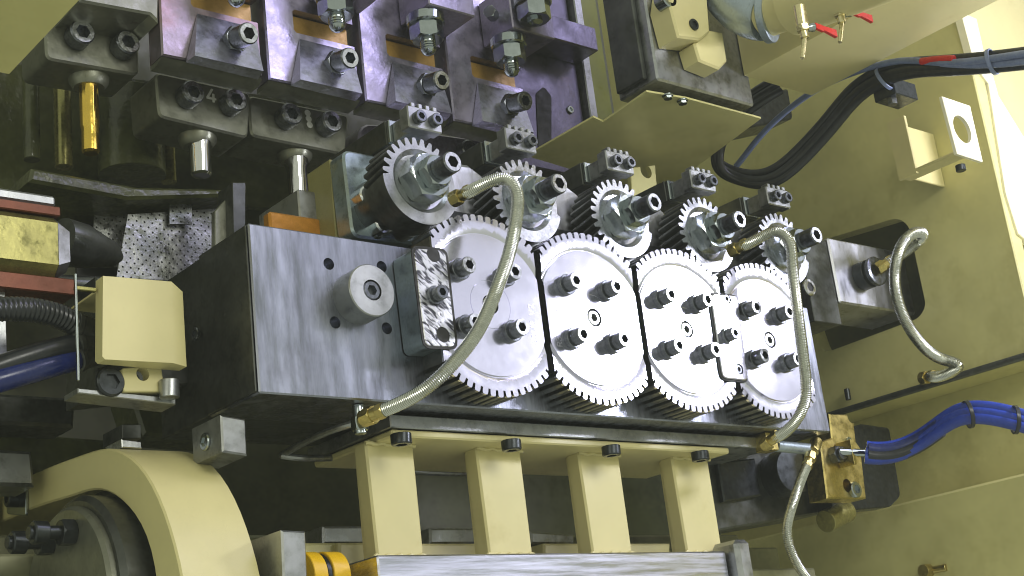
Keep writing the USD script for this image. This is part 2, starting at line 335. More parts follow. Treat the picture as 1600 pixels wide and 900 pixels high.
shelf = thing('guard_shelf', 'thin cream sheet metal shelf under the steel housing', 'shelf', (.5, .15, .38))
poly = [(.366, .30), (.366, .142), (.392, .148), (.379, .04), (.452, .03), (.62, .03), (.70, .34)]
part(shelf, 'sheet', prism(poly, .378, .381, 0), 'wallp')
for a, c in ((1043, 148), (1066, 156)):
    q = at(a, c, 'z', .378); part(shelf, 'screw', union(cyl(.0085, .003, q, D_, 18), hexa(.007, .007, q, D_)), 'zinc')
lug = thing('support_lug', 'small cream lug with a round hole behind the pinions', 'bracket', at(1012, 300, 'y', .22))
part(lug, 'lug_plate', ext_y(px_y([(985, 262), (1024, 258), (1030, 330), (990, 345)], .22), .22, .228, .001) - cyl(.0125, .1, at(1008, 268, 'y', .222) + [0, .05, 0], F_), 'wallp')

# ================================================================== GEAR BOX
gb = thing('gear_box', 'long ground steel gear box block carrying the four large gears', 'gear box', (.18, .1, -.118))
body = box(-.302, .662, .04, .15, -.118, .0762, .0018) - union(*[lathe([(.0072, 0), (.0072, .02), (.0088, .0215), (.0088, .03)], 20, np.array([x, .058, z]), F_) for x, z in ((-.2, .0405), (-.198, -.0295), (-.127, -.0298), (-.126, .046), (-.262, .0))][:4])
part(gb, 'block', body, 'block')
BC = at(582, 453, 'y', .0063)
part(gb, 'boss', lathe([(.0312, 0), (.0312, .0325), (.0300, .034)], 40, BC + [0, .0342, 0], F_) - cyl(.0125, .02, BC + [0, .012, 0], F_), 'grey')
part(gb, 'boss_screw', screw(.0115, .011, BC + [0, .0115, 0], F_), 'bolt')
part(gb, 'shaded_left_face', box(-.3045, -.3022, .0435, .15, -.1155, .0745, .0008), 'dark')  # thin dark plate: the dark reflection on this side put in as colour
part(gb, 'side_plug', screw(.008, .003, at(307, 522, 'x', -.3045), L_), 'bolt')
part(gb, 'rear_block', box(-.300, .655, .152, .27, -.115, .074), 'dark')

def retainer(px4, y0, label, mat, holes, bolt, hr):
    t = thing('retainer_plate', label, 'plate', at(*px4[0], 'y', y0), 'retainer plates holding the gear hubs')
    poly = px_y(px4, y0); c = np.mean(poly, 0)
    m = ext_y(rounded(poly, .009, 4), y0, .0385, .0015)
    for h in holes: m = m - cyl(hr, .02, at(*h, 'y', y0 + .008), F_, 24)
    if mat == 'scraped':
        part(t, 'scraped_face', m ^ Manifold.cube([2, .0012, 2]).translate([-1, y0 - .0002, -1]), mat)
        m = m - Manifold.cube([2, .0011, 2]).translate([-1, y0 - .0002, -1]); mat = 'plateblue'
    part(t, 'plate', m, mat)
    for h in holes: part(t, 'sunk_screw', screw(hr - .001, .007, at(*h, 'y', y0 + .0079), F_), 'bolt')
    part(t, 'shade_outline', ext_y(rounded(inset(poly, -.0024), .011, 4), -.0019, -.0004, 0), 'pit')  # black rim behind the plate: its edge shade put in as a shape
    q = at(*bolt, 'y', y0); part(t, 'cap_screw', screw(.0088, .016, q, F_), 'bolt'); part(t, 'washer', washer(.0115, .005, .004, q, F_), 'bolt')
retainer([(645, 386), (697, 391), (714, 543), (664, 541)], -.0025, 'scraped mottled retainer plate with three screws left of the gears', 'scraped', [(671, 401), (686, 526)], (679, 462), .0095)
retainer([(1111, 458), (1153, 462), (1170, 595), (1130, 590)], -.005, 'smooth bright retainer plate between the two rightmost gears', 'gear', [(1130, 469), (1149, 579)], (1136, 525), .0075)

# ---- large gears
def gear_outline(R, r, n, fl=.33):
    out = []
    for k in range(n):
        a0 = 2 * math.pi * k / n; p = 2 * math.pi / n
        for f, q in ((-.36, r), (-.335, R - .0022), (-.27, R - .0004), (-.1, R), (.1, R), (.27, R - .0004), (.335, R - .0022), (.36, r)):
            a = a0 + p * f; out.append((q * math.cos(a), q * math.sin(a)))
    return out
def make_gear(label):
    t = thing('large_gear', label, 'gear', (0, 0, -.114), 'large timing gears')
    cs = CrossSection([np.array(gear_outline(.1150, .1070, 60))]) ^ CrossSection([np.array([(-.0797, -.2), (.0797, -.2), (.0797, .2), (-.0797, .2)])])
    g = cs.extrude(.040).translate([0, 0, -.040])
    a = np.linspace(0, 2 * math.pi, 90, endpoint=False); cc = np.stack([np.cos(a), np.sin(a)], 1)
    ringo = loft([cc * .0905, cc * .0915, cc * .0985], [-.0022, -.0022, .0005]) - Manifold.cylinder(.02, .0895, .0887, 90).translate([0, 0, -.01])
    g = g - ringo
    grv = (Manifold.cylinder(.002, .0308, .0308, 60) - Manifold.cylinder(.002, .0301, .0301, 60)).translate([0, 0, -.0008])
    g = g - grv - Manifold.cylinder(.02, .0122, .0122, 30).translate([0, 0, -.012])
    cut = Manifold.cube([1, 1, .0035]).translate([-.5, -.5, -.0035])
    part(t, 'gear_wheel', (g - cut).transform(np.array(AY, float)), 'flank', 25)
    part(t, 'ground_face', (g ^ cut).transform(np.array(AY, float)), 'gear', 25)
    part(t, 'centre_screw', screw(.0102, .0085, (0, .0088, 0), F_), 'bright')
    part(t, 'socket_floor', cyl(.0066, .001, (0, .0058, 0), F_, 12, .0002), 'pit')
    for dx, dz in ((-1, 1), (1, 1), (-1, -1), (1, -1)):
        o = np.array([dx * .0352 - .0090, 0, dz * .0352 + .0028])
        p = part(t, 'cap_screw', screw(.0104, .0195, o + [0, -.003, 0], F_), 'bolt')
        part(p, 'washer', washer(.0135, .006, .007, o, F_), 'bolt')
        part(p, 'worn_rim', place(CrossSection.circle(.0098, 24).extrude(.0006) - CrossSection.circle(.0062, 6).extrude(.002).translate([0, 0, -.001]), o + [0, -.0222, 0], F_), 'ringed')
    return t
GL = ['leftmost large gear, crossed by the braided hose, next to the mottled plate', 'second large gear from the left, fully uncovered with four dark bolts', 'third large gear from the left, blazing white in the lamp light', 'rightmost large gear, smallest in view, beside the second hose']
g0 = make_gear(GL[0])
for i in range(1, 4): copy(g0, (.17 * i, 0, -.114), GL[i])
for i, s in ((0, '80UE  V2'), (1, 'R33 L  V2')):
    tm = meshkit.text_mesh(s, .0085, .0004); v = np.array(tm.vertices); x0 = .17 * i + (.068 if i == 0 else -.062)
    # reads upwards along the flat side of the gear
    vv = np.stack([x0 - v[:, 1], -.0002 - v[:, 2] * .3, -.045 + v[:, 0]], 1)
    single('stamped_code', (vv, np.array(tm.faces)), 'mark', ['faint code stamped up the right side of the leftmost gear', 'faint code stamped up the left side of the second gear'][i], 'stamp', smooth=False)

# ---- pinions
def make_pinion(label, t0, t1, cut=False, face='pinface'):
    o = np.array([-.06, .032, .163]); t = thing('pinion', label, 'gear', (-.06, .06, .163), 'small pinions meshing above the large gears')
    n, R = 28, .057; pts = []
    for k in range(n):
        p = 2 * math.pi / n; deg = (360.0 * k / n) % 360
        tooth = t0 <= deg <= t1
        for f, q in ((-.40, R - .0095), (-.2, R - .001), (-.10, R), (.10, R), (.2, R - .001), (.40, R - .0095)):
            a = (k + f) * p; q = q if tooth else (R - .006 if deg < 90 else R); pts.append((q * math.cos(a), q * math.sin(a)))
    cs = CrossSection([np.array(pts)])
    if cut: cs = cs - CrossSection([np.array([(-.2, -.004), (-.030, -.010), (-.012, -.050), (.1, -.060), (.1, -.2), (-.2, -.2)])])
    w = Manifold.extrude(cs, .042, 8, -8.0).translate([0, 0, -.042]) - lathe([(.030, -.006), (.036, -.005), (.042, .0001)], 48)
    cut2 = Manifold.cube([1, 1, .02]).translate([-.5, -.5, -.0012]) + Manifold.cylinder(.02, .0445, .0445, 48).translate([0, 0, -.007])
    part(t, 'toothed_wheel', place(w - cut2, o, F_), 'flank', 30)
    part(t, 'ground_face', place(w ^ cut2, o, F_), face, 30)
    part(t, 'shaft', cyl(.036, .11, o + [0, .155, 0], F_, 40), 'flank')
    part(t, 'shaft_collar', cyl(.040, .03, o + [0, .20, 0], F_, 40), 'bright')
    part(t, 'large_nut', hexa(.031, .028, (-.06, .0385, .163), F_, .1), 'zinc')
    part(t, 'lock_nut', hexa(.0215, .016, (-.06, .0105, .163), F_, .15), 'zinc')
    p = part(t, 'cap_screw', screw(.0135, .027, (-.06, -.0055, .163), F_), 'bolt')
    part(p, 'worn_rim', place(CrossSection.circle(.0120, 26).extrude(.0006) - CrossSection.circle(.0080, 6).extrude(.002).translate([0, 0, -.001]), (-.06, -.0322, .163), F_), 'ringed')
    return t
PL = ['leftmost pinion beside the rounded blue plate, with a cut lower edge', 'second pinion from the left, half behind the bent braided hose', 'middle pinion with its bright dished face and large hex nut', 'fourth pinion from the left, brightest face, above the white gear', 'rightmost pinion behind the second braided hose']
make_pinion(PL[0], 55, 190, True, 'grey')
p1 = make_pinion(PL[2], 62, 250)
stage.GetPrimAtPath(p1).GetAttribute('xformOp:translate').Set(Gf.Vec3d(-.06 + .34, .06, .163))
for i in (1, 3, 4): copy(p1, (-.06 + .17 * i, .06, .163), PL[i])

# ---- bearing bridge behind the pinions
br = thing('bearing_bridge', 'stepped bright steel bearing bridge running behind the pinions', 'housing', (.28, .2, .08))
part(br, 'bridge_body', box(-.13, .70, .20, .30, .0775, .205, .002), 'grey')
for i in range(5):
    x = -.06 + .17 * i
    if i < 4:
        part(br, 'rib', ext_y([(x + .062, .150), (x + .150, .150), (x + .150, .215), (x + .125, .228), (x + .062, .224)], .085, .199, .006), 'blockb')
        part(br, 'foot', ext_y(rounded([(x + .045, .0775), (x + .105, .0775), (x + .1, .125), (x + .055, .14)], .012), .085, .199, .003), 'grey')
        part(br, 'foot_screw', screw(.011, .006, (x + .085, .085, .100), F_), 'black')
ep = thing('bearing_end_plate', 'blued steel end plate with rounded corners left of the pinions', 'plate', at(600, 366, 'y', .13))
part(ep, 'plate', ext_y(rounded([(-.102, .118), (.02, .122), (.025, .236), (-.106, .236)], .014), .128, .158, .003), 'plateblue')
part(ep, 'side_block', box(-.1045, .02, .160, .215, .115, .235), 'olivep')
star = []
for k in range(48):
    a = 2 * math.pi * k / 48; star.append((.047 + .006 * math.cos(6 * a)) * np.array([math.cos(a), math.sin(a)]))
part(ep, 'bearing_collar', place(prism(star, 0, .022, .002), (-.047, .128, .168), F_), 'bright')
part(ep, 'small_nut', hexa(.0075, .008, (-.066, .128, .126), F_), 'zinc')
single('copper_slab', box(-.178, -.07, .195, .212, .12, .166, .003), 'orange', 'orange brown slab seen above the gear box block', 'slab')
ob = thing('oil_block', 'bright steel block at the right end of the gear box with round plug', 'block', (.90, .15, .125))
part(ob, 'dark_face_plate', box(.765, .834, .108, .20, .085, .230), 'dark')
part(ob, 'block_body', box(.8365, 1.045, .105, .20, .1225, .2365, .003), 'blockb')
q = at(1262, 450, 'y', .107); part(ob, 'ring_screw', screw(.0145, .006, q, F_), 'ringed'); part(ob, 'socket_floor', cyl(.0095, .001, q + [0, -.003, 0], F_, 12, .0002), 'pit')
q = at(1345, 433, 'y', .105)
part(ob, 'plug', union(cyl(.024, .020, q, F_, 30), cyl(.020, .012, q + [0, -.019, 0], F_, 30)), 'black')
part(ob, 'plug_flange', lathe([(.023, 0), (.025, .002), (.025, .008), (.021, .01)], 30, q + [0, -.026, 0], F_), 'bolt')

# ---- brackets over the pinions
def make_index(label):
    o = np.array([-.06 + .34, 0, 0]) ; t = thing('pinion_latch', label, 'latch', (.305, .1, .24), 'latch brackets over the pinions')
    part(t, 'latch_bar', box(.288, .322, .105, .26, .242, .276), 'dark')
    part(t, 'bar_end', box(.289, .321, .098, .1048, .243, .275), 'zinc')
    part(t, 'neck', box(.294, .330, .062, .0978, .243, .270), 'grey')
    h = box(.2785, .331, .043, .0618, .240, .270, .0015)
    for k in range(4): h = h + box(.287 + .0115 * k, .2935 + .0115 * k, .046, .060, .269, .277, .001)
    part(t, 'head', h, 'grey')
    for x, z in ((.2925, .2535), (.318, .254)):
        p = part(t, 'cap_screw', screw(.0085, .010, (x, .043, z), F_), 'bolt')
    return t
IL = ['leftmost latch bracket with two screws above the dark pinion', 'second latch bracket from the left above the bent hose', 'middle latch bracket under the cream guard shelf', 'fourth latch bracket from the left under the hanging cable loop', 'rightmost latch bracket against the olive wall']
i0 = make_index(IL[2])
for k, i in enumerate((0, 1, 3, 4)): copy(i0, (.305 + .17 * (i - 2) - (0.012 if i == 1 else .0), .1, .24), IL[i])

# ================================================================== SUPPORT FRAME
sf = thing('post_stand', 'cream painted stand with four square posts under the gear box', 'stand', (.18, .15, -.29))
part(sf, 'top_strip', box(-.107, .572, .078, .26, -.1375, -.1215), 'grey')
part(sf, 'top_flange', box(-.105, .478, .08, .25, -.1475, -.1390, .002), 'cream')
for x0, x1 in ((-.119, -.049), (.047, .120), (.219, .294), (.395, .470)):
    post = ext_y([(x0, -.1478), (x1, -.1478), (x1 + .000, -.2835), (x0 + .003, -.2835)], .115, .137, .0025)
    part(sf, 'post_lip', box(x0 + .004, x1 - .004, .1375, .145, -.283, -.148, .001), 'cream')
    part(sf, 'post', post, 'cream')
    wl = [(x0 - .002 + (x1 - x0 + .004) * k / 14, .1145 - .0016 * random.random(), -.2825 + .0022 * math.sin(k * 2.1)) for k in range(15)]
    part(sf, 'weld_bead', tube(wl, .0030, 8), 'cream')
    wl = [(x0 - .001 + (x1 - x0 + .002) * k / 14, .1145 - .0016 * random.random(), -.1485 + .001 * math.sin(k * 1.7)) for k in range(15)]
    part(sf, 'weld_bead', tube(wl, .0026, 8), 'cream')
for a, c in ((626, 678), (798, 688), (954, 697), (1093, 706)):
    q = at(a, c, 'z', -.1476); part(sf, 'flange_bolt', screw(.0125, .013, q, D_), 'black')
rail = thing('base_rail', 'wide lavender grey steel rail carrying the support posts', 'rail', (.15, .1, -.4))
part(rail, 'rail_body', box(-.142, .434, .078, .30, -.40, -.2855, .002), 'rail')
part(rail, 'end_block', box(.438, .468, .06, .11, -.40, -.272, .006), 'grey')
part(rail, 'end_cheek', ext_y(rounded(px_y([(1118, 855), (1160, 846), (1172, 900), (1125, 900)], .11), .006), .112, .13, .002), 'cream')
single('oil_pipe', tube([at(440, 712, 'y', .20), at(500, 716, 'y', .2), at(560, 718, 'y', .25), at(640, 735, 'y', .27), at(800, 738, 'y', .27), at(1040, 738, 'y', .27)], .0042, 10), 'grey', 'thin steel oil pipe running behind the support posts', 'pipe')
single('drain_pipe', tube([at(440, 712, 'y', .205), at(478, 690, 'y', .15), at(520, 672, 'y', .1), at(552, 662, 'y', .075)], .0042, 10), 'grey', 'thin steel pipe bent under the gear box block', 'pipe')

# behind the posts: blocks
for n, (pts, y, m, lab) in enumerate([
    ([(505, 822), (590, 822), (590, 850), (505, 850)], .25, 'grey', 'dull grey block low between guard and first post'),
    ([(470, 848), (532, 848), (532, 905), (470, 905)], .24, 'wallp', 'olive painted block low beside the steel bracket'),
    ([(530, 848), (600, 848), (600, 905), (530, 905)], .23, 'cream', 'cream block at the left foot of the first post'),
    ([(672, 825), (745, 825), (745, 850), (672, 850)], .262, 'grey', 'grey block between first and second post'),
    ([(655, 849), (752, 849), (752, 905), (655, 905)], .235, 'cream', 'cream block on the bed between first and second post'),
    ([(830, 830), (898, 835), (898, 850), (830, 850)], .262, 'grey', 'pale grey block between second and third post'),
    ([(850, 849), (910, 849), (910, 905), (850, 905)], .24, 'cream', 'cream block on the bed between second and third post'),
    ([(975, 849), (1048, 849), (1048, 905), (975, 905)], .24, 'cream', 'cream block on the bed between third and fourth post')]):
    single('bed_block', ext_y(px_y(pts, y), y, y + .05, .003), m, lab, 'block')
yl = thing('yellow_roller', 'bright yellow roller with a dark groove at the lower edge', 'roller', at(508, 893, 'y', .12))
q = at(470, 905, 'y', .14)
for k, (m, w) in enumerate((('yellow', .018), ('black', .006), ('yellow', .022))):
    part(yl, 'roller_ring', cyl(.03 - (.002 if m == 'black' else 0), w, q + [sum((0, .019, .026)[:k + 1]) if k < 2 else .026, 0, 0], (1, 0, 0), 30), m)
sb = thing('steel_bracket', 'square steel bracket standing beside the cream guard', 'bracket', at(458, 900, 'y', .02))
part(sb, 'bracket_plate', ext_y(px_y([(440, 828), (478, 830), (482, 930), (444, 930)], .02), .02, .10, .002), 'grey')

# ================================================================== LEFT SIDE
cv = thing('cream_cover', 'cream painted bent sheet cover left of the gear box block', 'cover', (-.40, .1, -.09))
top = px_y([(161, 431), (268, 440), (293, 452), (296, 572), (270, 560), (160, 560)], .10)
part(cv, 'front_sheet', hull(np.array([(x, y, z) for x, z in (top[0], top[1], (top[4][0], -.0735), (top[5][0] + .003, -.0755), (top[5][0], -.0725)) for y in (.10, .118)] + [(-.350, .108, .012), (-.350, .108, -.074), (-.350, .125, .012), (-.350, .125, -.074)])), 'cream')
part(cv, 'top_flange', box(-.445, -.352, .1185, .19, .006, .0085, .0005), 'cream')
part(cv, 'lower_tab', ext_y(rounded(px_y([(190, 575), (252, 570), (258, 612), (192, 612)], .125), .004), .125, .14, .001) - cyl(.0075, .05, at(207, 594, 'y', .15), F_), 'cream')
part(cv, 'tab_screw', screw(.007, .004, at(207, 594, 'y', .135), F_), 'black')
mb = thing('mounting_block', 'dark steel mounting block behind the cream cover with hose ports', 'block', (-.42, .2, -.12))
part(mb, 'block_body', ext_y(px_y([(150, 432), (300, 455), (300, 600), (150, 615)], .20), .20, .28, .002), 'dark')
part(mb, 'edge_frame', box(-.478, -.4755, .10, .104, -.10, .016, .0006), 'zinc')
part(mb, 'frame_bar', box(-.4735, -.4495, .11, .116, .002, .0065, .0008), 'olivebrass')
part(mb, 'base_plate', ext_y(px_y([(122, 606), (275, 622), (275, 632), (122, 614)], .13), .13, .165, .001), 'grey')
part(mb, 'large_plug', screw(.016, .006, at(171, 598, 'y', .13), F_), 'black')
part(mb, 'knurled_nut', cyl(.011, .02, at(265, 622, 'y', .12), (0, 0, 1), 16), 'grey')
def left_hose(p0, p1, p2, r, mat, label, ridge=0):
    t = thing('hydraulic_hose', label, 'hose', p0)
    part(t, 'hose', tube([p0, p1, p2], r, 14, ridge=ridge, pitch=.005), mat)
    d = p2 - p1; d /= np.linalg.norm(d)
    part(t, 'ferrule', lathe([(r + .001, 0), (r + .003, .001), (r + .003, .006), (r + .0015, .008), (r + .0015, .028), (r + .004, .029), (r + .004, .036), (r, .037)], 22, p2 - d * .004, d), 'dark')
left_hose(at(-60, 490, 'y', .16), at(55, 485, 'y', .15), at(118, 508, 'y', .16), .0125, 'rubber', 'upper corrugated black hose entering the mounting block', .0012)
left_hose(at(-60, 595, 'y', .17), at(50, 555, 'y', .16), at(122, 537, 'y', .165), .0115, 'rubber', 'smooth black hose with a clamp below the corrugated one')
left_hose(at(-60, 612, 'y', .165), at(50, 580, 'y', .16), at(122, 560, 'y', .17), .0125, 'navyhose', 'dark blue hose entering the mounting block lowest')
single('round_bar', cyl(.012, .32, at(-90, 437, 'y', .26), at(130, 447, 'y', .26) - at(-90, 437, 'y', .26), 20), 'dark', 'dark horizontal round bar above the hydraulic hoses', 'bar')
single('flat_bar', ext_y(px_y([(-40, 430), (8, 432), (12, 560), (-40, 560)], .22), .22, .24, .001), 'grey', 'grey steel flat bar at the far left edge behind the hoses', 'bar')

die = thing('ram', 'yellowish steel ram with sloping edges between copper red strips', 'ram', at(50, 380, 'y', .2))
prof = [(.20, .062), (.20, .112), (.212, .122), (.26, .122), (.26, .05), (.214, .05)]
part(die, 'ram_body', ext_x(prof, -.70, -.452, .006).transform(np.array([[1, 0, 0, 0], [0, 1, 0, 0], [0, 0, 1, 0]], float)), 'olivebrass')
part(die, 'end_cap', hull(np.array([(-.4515, a, c) for a, c in prof] + [(-.436, .226 + (a - .226) * .8, .088 + (c - .088) * .72) for a, c in prof])), 'grey')
part(die, 'copper_strip', box(-.70, -.445, .207, .26, .1235, .135), 'copper')
part(die, 'top_strip', box(-.70, -.448, .212, .26, .1365, .150, .003), 'grey')
part(die, 'copper_strip', box(-.70, -.430, .205, .26, .030, .049), 'copper')
single('pointed_ram', lathe([(.027, 0), (.027, .03), (.016, .075), (.005, .088)], 24, at(95, 375, 'y', .27), (1, .25, -.05)), 'dark', 'dark pointed spindle nose right of the copper lined ram', 'spindle')

# perforated sheets
def perforated(px4, y, label, step=.0115, r=.0015):
    poly = np.array(px_y(px4, y)); m = ext_y(poly, y, y + .002, 0); hs = []
    x0, z0 = poly.min(0); x1, z1 = poly.max(0); k = 0; z = z0 + .006
    while z < z1 - .004:
        x = x0 + .006 + (step / 2 if k % 2 else 0)
        while x < x1 - .004: hs.append(Manifold.cylinder(.02, r, r, 8).transform(np.array(AY, float)).translate([x, y + .01, z])); x += step
        z += step * .6; k += 1
    if hs: m = m - Manifold.batch_boolean(hs, m3.OpType.Add)
    single('perforated_sheet', m, 'perf', label, 'sheet', smooth=False)
perforated([(200, 335), (338, 326), (352, 400), (300, 445), (180, 445)], .44, 'large perforated grey sheet behind the cream cover')
perforated([(150, 320), (202, 318), (198, 420), (140, 410)], .47, 'tall perforated sheet left of the larger one')
perforated([(265, 310), (300, 312), (300, 350), (265, 350)], .43, 'small perforated flap under the punch')
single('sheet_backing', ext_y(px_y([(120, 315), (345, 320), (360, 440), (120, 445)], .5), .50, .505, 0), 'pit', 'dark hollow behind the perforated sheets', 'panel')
single('edge_plate', ext_y(px_y([(336, 330), (362, 302), (366, 395), (336, 420)], .36), .36, .37, .001), 'holder', 'narrow plate right of the perforated sheets', 'plate')
single('edge_post', ext_y(px_y([(363, 285), (384, 285), (384, 350), (366, 395)], .34), .34, .38, .001), 'dark', 'dark post behind the corner of the gear box', 'post')

# wheel guard
gd = thing('wheel_guard', 'curved cream guard around the bolted wheel in the lower left corner', 'guard', (-.36, .2, -.45))
outer = [(.62, -.118), (.43, -.128), (.36, -.130), (.208, -.141), (.172, -.153), (.132, -.174), (.10, -.205), (.079, -.233), (.058, -.275), (.045, -.31), (.035, -.37), (.03, -.46)]
inner = [(.095, -.46), (.097, -.36), (.100, -.30), (.111, -.266), (.132, -.238), (.159, -.217), (.19, -.197), (.235, -.181), (.30, -.178), (.395, -.17), (.62, -.165)]
def fine(p):
    p = np.array(p); s = np.r_[0, np.cumsum(np.linalg.norm(np.diff(p, axis=0), axis=1))]
    t = np.linspace(0, s[-1], 40); k = np.stack([np.interp(t, s, p[:, i]) for i in (0, 1)], 1)
    for _ in range(3): k[1:-1] = (k[:-2] + 2 * k[1:-1] + k[2:]) / 4
    return [tuple(q) for q in k]
part(gd, 'guard_shell', ext_x(fine(outer) + fine(inner), -.40, -.312, .002), 'cream')
part(gd, 'fixing_plate', ext_x(rounded(px_x([(10, 754), (40, 756), (40, 806), (10, 803)], -.404), .004), -.404, -.401, .0008), 'zinc')
part(gd, 'fixing_screw', screw(.010, .012, at(25, 780, 'x', -.404), L_), 'black')
wh = thing('bolted_wheel', 'dark steel wheel with long bolts inside the cream guard', 'wheel', (-.42, .24, -.44))
WC = np.array([-.40, .245, -.315])
part(wh, 'outer_ring', lathe([(.140, 0), (.143, .003), (.143, .028), (.136, .032)], 64, WC + [.05, 0, 0], L_), 'black')
part(wh, 'rim', lathe([(.122, 0), (.124, .002), (.124, .040), (.118, .046)], 64, WC + [.02, 0, 0], L_), 'dark')
part(wh, 'wheel_face', lathe([(.112, 0), (.112, .046), (.108, .05)], 60, WC + [.014, 0, 0], L_), 'holder')
part(wh, 'hub', lathe([(.034, 0), (.034, .003), (.033, .004)], 40, WC + [-.036, 0, .0], L_), 'holder')
for a in (70, 110, 200, 235, 320, 355):
    o = WC + [-.036, .085 * math.cos(math.radians(a)), .085 * math.sin(math.radians(a))]
    p = part(wh, 'wheel_bolt', union(hexa(.015, .016, o, L_), cyl(.0075, .05, o, L_, 16)), 'black')
    part(p, 'bolt_head', screw(.0125, .016, o + [-.03, 0, 0], L_), 'black')
single('guard_plate', box(-.72, -.405, .50, .52, -.5, -.12), 'wallp', 'olive oily plate at the far lower left beside the wheel', 'plate')

t = thing('clamp_block', 'small steel clamp block under the left corner of the gear box', 'block', at(366, 712, 'y', .08))
part(t, 'block_body', ext_y(px_y([(345, 648), (384, 655), (387, 712), (348, 706)], .08), .08, .145, .002), 'grey')
q = at(318, 690, 'x', -.331); part(t, 'side_screw', screw(.010, .003, np.array([-.3275, .115, -.155]), L_), 'zinc')
single('steel_shim', ext_y(px_y([(190, 686), (221, 690), (222, 701), (191, 699)], .2), .2, .24, .001), 'bright', 'small bright shim above the top of the wheel guard', 'shim')
single('shim_block', ext_y(px_y([(191, 663), (221, 663), (221, 685), (191, 685)], .21), .21, .26, .001), 'dark', 'dark block above the bright shim', 'block')

lb = single('upper_beam', ext_y([(-.90, .2), (-.569, .2), (-.569, .5), (-.90, .5)], -.6, .040, .003), 'wallp', 'olive painted beam crossing the top left corner', 'beam')

# ================================================================== UPPER TOOLING
DX = .166
def upper(k, label, body='violet'):
    """One tool slab of the upper row; k counts from the second slab seen whole."""
    t = thing('tool_slab', label, 'tool block', (.17, .36, .42))
    s = ext_y([(.094, .436), (.250, .440), (.250, .90), (.094, .90)], .34, .376, .0025)
    s = s - box(.142, .26, .30, .362, .522, .560, .004)
    part(t, 'slab', s, body)
    part(t, 'bottom_bevel', hull(np.array([(x, y, z) for x in (.094, .250) for y, z in ((.3415, .4345), (.344, .4345), (.357, .4275), (.3755, .4275), (.3755, .4345))])), 'holder')
    part(t, 'slot_lining', box(.144, .247, .355, .361, .5245, .5585, .001), 'amber')
    w = hull(np.array([(.128, .312, .430), (.234, .312, .430), (.150, .3385, .512), (.240, .3385, .512), (.128, .3385, .432), (.240, .3385, .430)]))
    part(t, 'wedge', w, 'wedge')
    d = np.array([.0, -1, -.21]); o = np.array([.196, .3225, .474])
    part(t, 'jam_nut', hexa(.019, .012, o, d), 'bolt')
    p = part(t, 'clamp_screw', screw(.0155, .030, o + np.array([0, -.012, -.0025]), d), 'bolt')
    part(p, 'worn_rim', place(CrossSection.circle(.0138, 26).extrude(.0006) - CrossSection.circle(.0092, 6).extrude(.002).translate([0, 0, -.001]), o + np.array([0, -.012, -.0025]) + frame(d)[2] * .0298, d), 'ringed')
    part(t, 'holder_block', box(.172, .262, .262, .339, .580, .66, .002), 'violet')
    n = np.array([.189, .297, .580])
    part(t, 'hanging_washer', cyl(.0295, .017, n, D_, 34, .002), 'zinc')
    part(t, 'hanging_nut', hexa(.0265, .026, n + [0, 0, -.017], D_, .12), 'zinc')
    st = [(.0125, 0)] + [(.0125 - .0009 * (j % 2), .003 + .002 * j) for j in range(7)] + [(.009, .021), (.004, .024)]
    part(t, 'stud', lathe(st, 22, n + [0, 0, -.043], D_), 'zinc')
    part(t, 'side_pin', union(cyl(.0095, .020, (.168, .30, .617), (-.8, -.45, 0), 18), hexa(.0115, .012, (.160, .295, .617), (-.8, -.45, 0))), 'zinc')
    return t
UL = {-3: 'first tool slab at the far upper left, almost in darkness', -2: 'reddish tool slab with a lit clamp screw at the upper left', -1: 'second lit tool slab, above the holder with a painted mark', 0: 'violet tool slab in the middle of the upper row', 1: 'rightmost violet tool slab next to the dark rear plate'}
u0 = upper(0, UL[0])
ur = upper(-2, UL[-2], 'redsteel'); stage.GetPrimAtPath(ur).GetAttribute('xformOp:translate').Set(Gf.Vec3d(.17 - 2 * DX, .36, .42))
for k in (-1, 1): copy(u0, (.17 + DX * k, .36, .42), UL[k])
single('dark_tool_block', ext_y(px_y([(120, -40), (250, -40), (248, 35), (235, 22), (125, 2)], .34), .34, .42, .003), 'holder', 'blackish block with sloping lower edge above the gold punch', 'tool block')

def holder(px4, s1, s2, pin, ytip, gold, label, markv=None):
    t = thing('punch_holder', label, 'punch holder', at(*px4[3], 'y', .42), 'punch holders with polished punches')
    poly = px_y(px4, .42); 
    part(t, 'holder_block', ext_y(rounded(poly, .010, 4), .42, .50, .003), 'holder')
    zb = min(p[1] for p in poly); c = at(*pin, 'y', .45)
    part(t, 'holder_neck', lathe([(.021, 0), (.027, .008), (.030, .03), (.030, .05)], 30, (c[0], .455, zb - .012), (0, 0, 1)), 'holder')
    for s in (s1, s2):
        q = at(*s, 'y', .395)
        p = part(t, 'cap_screw', screw(.0175, .024, q + [0, .024, 0], F_), 'bolt')
        part(p, 'worn_rim', place(CrossSection.circle(.0157, 26).extrude(.0006) - CrossSection.circle(.0104, 6).extrude(.002).translate([0, 0, -.001]), q + [0, .0001, 0], F_), 'ringed')
    tip = at(*ytip, 'y', .45); h = c[2] - tip[2]
    part(t, 'punch_collar', cyl(.020 if not gold else .015, .016, c + [0, 0, -.016], (0, 0, 1), 24), 'black')
    pr = [(.012, 0), (.015, .003), (.0155, h * .45), (.0185, h * .52), (.0185, h - .004), (.016, h)] if not gold else [(.0095, 0), (.012, .003), (.012, h * .25), (.0132, h * .27), (.0132, h)]
    part(t, 'punch', lathe(pr, 28, tip, (0, 0, 1)), 'goldpin' if gold else 'chrome')
    if markv is not None: markv(t)
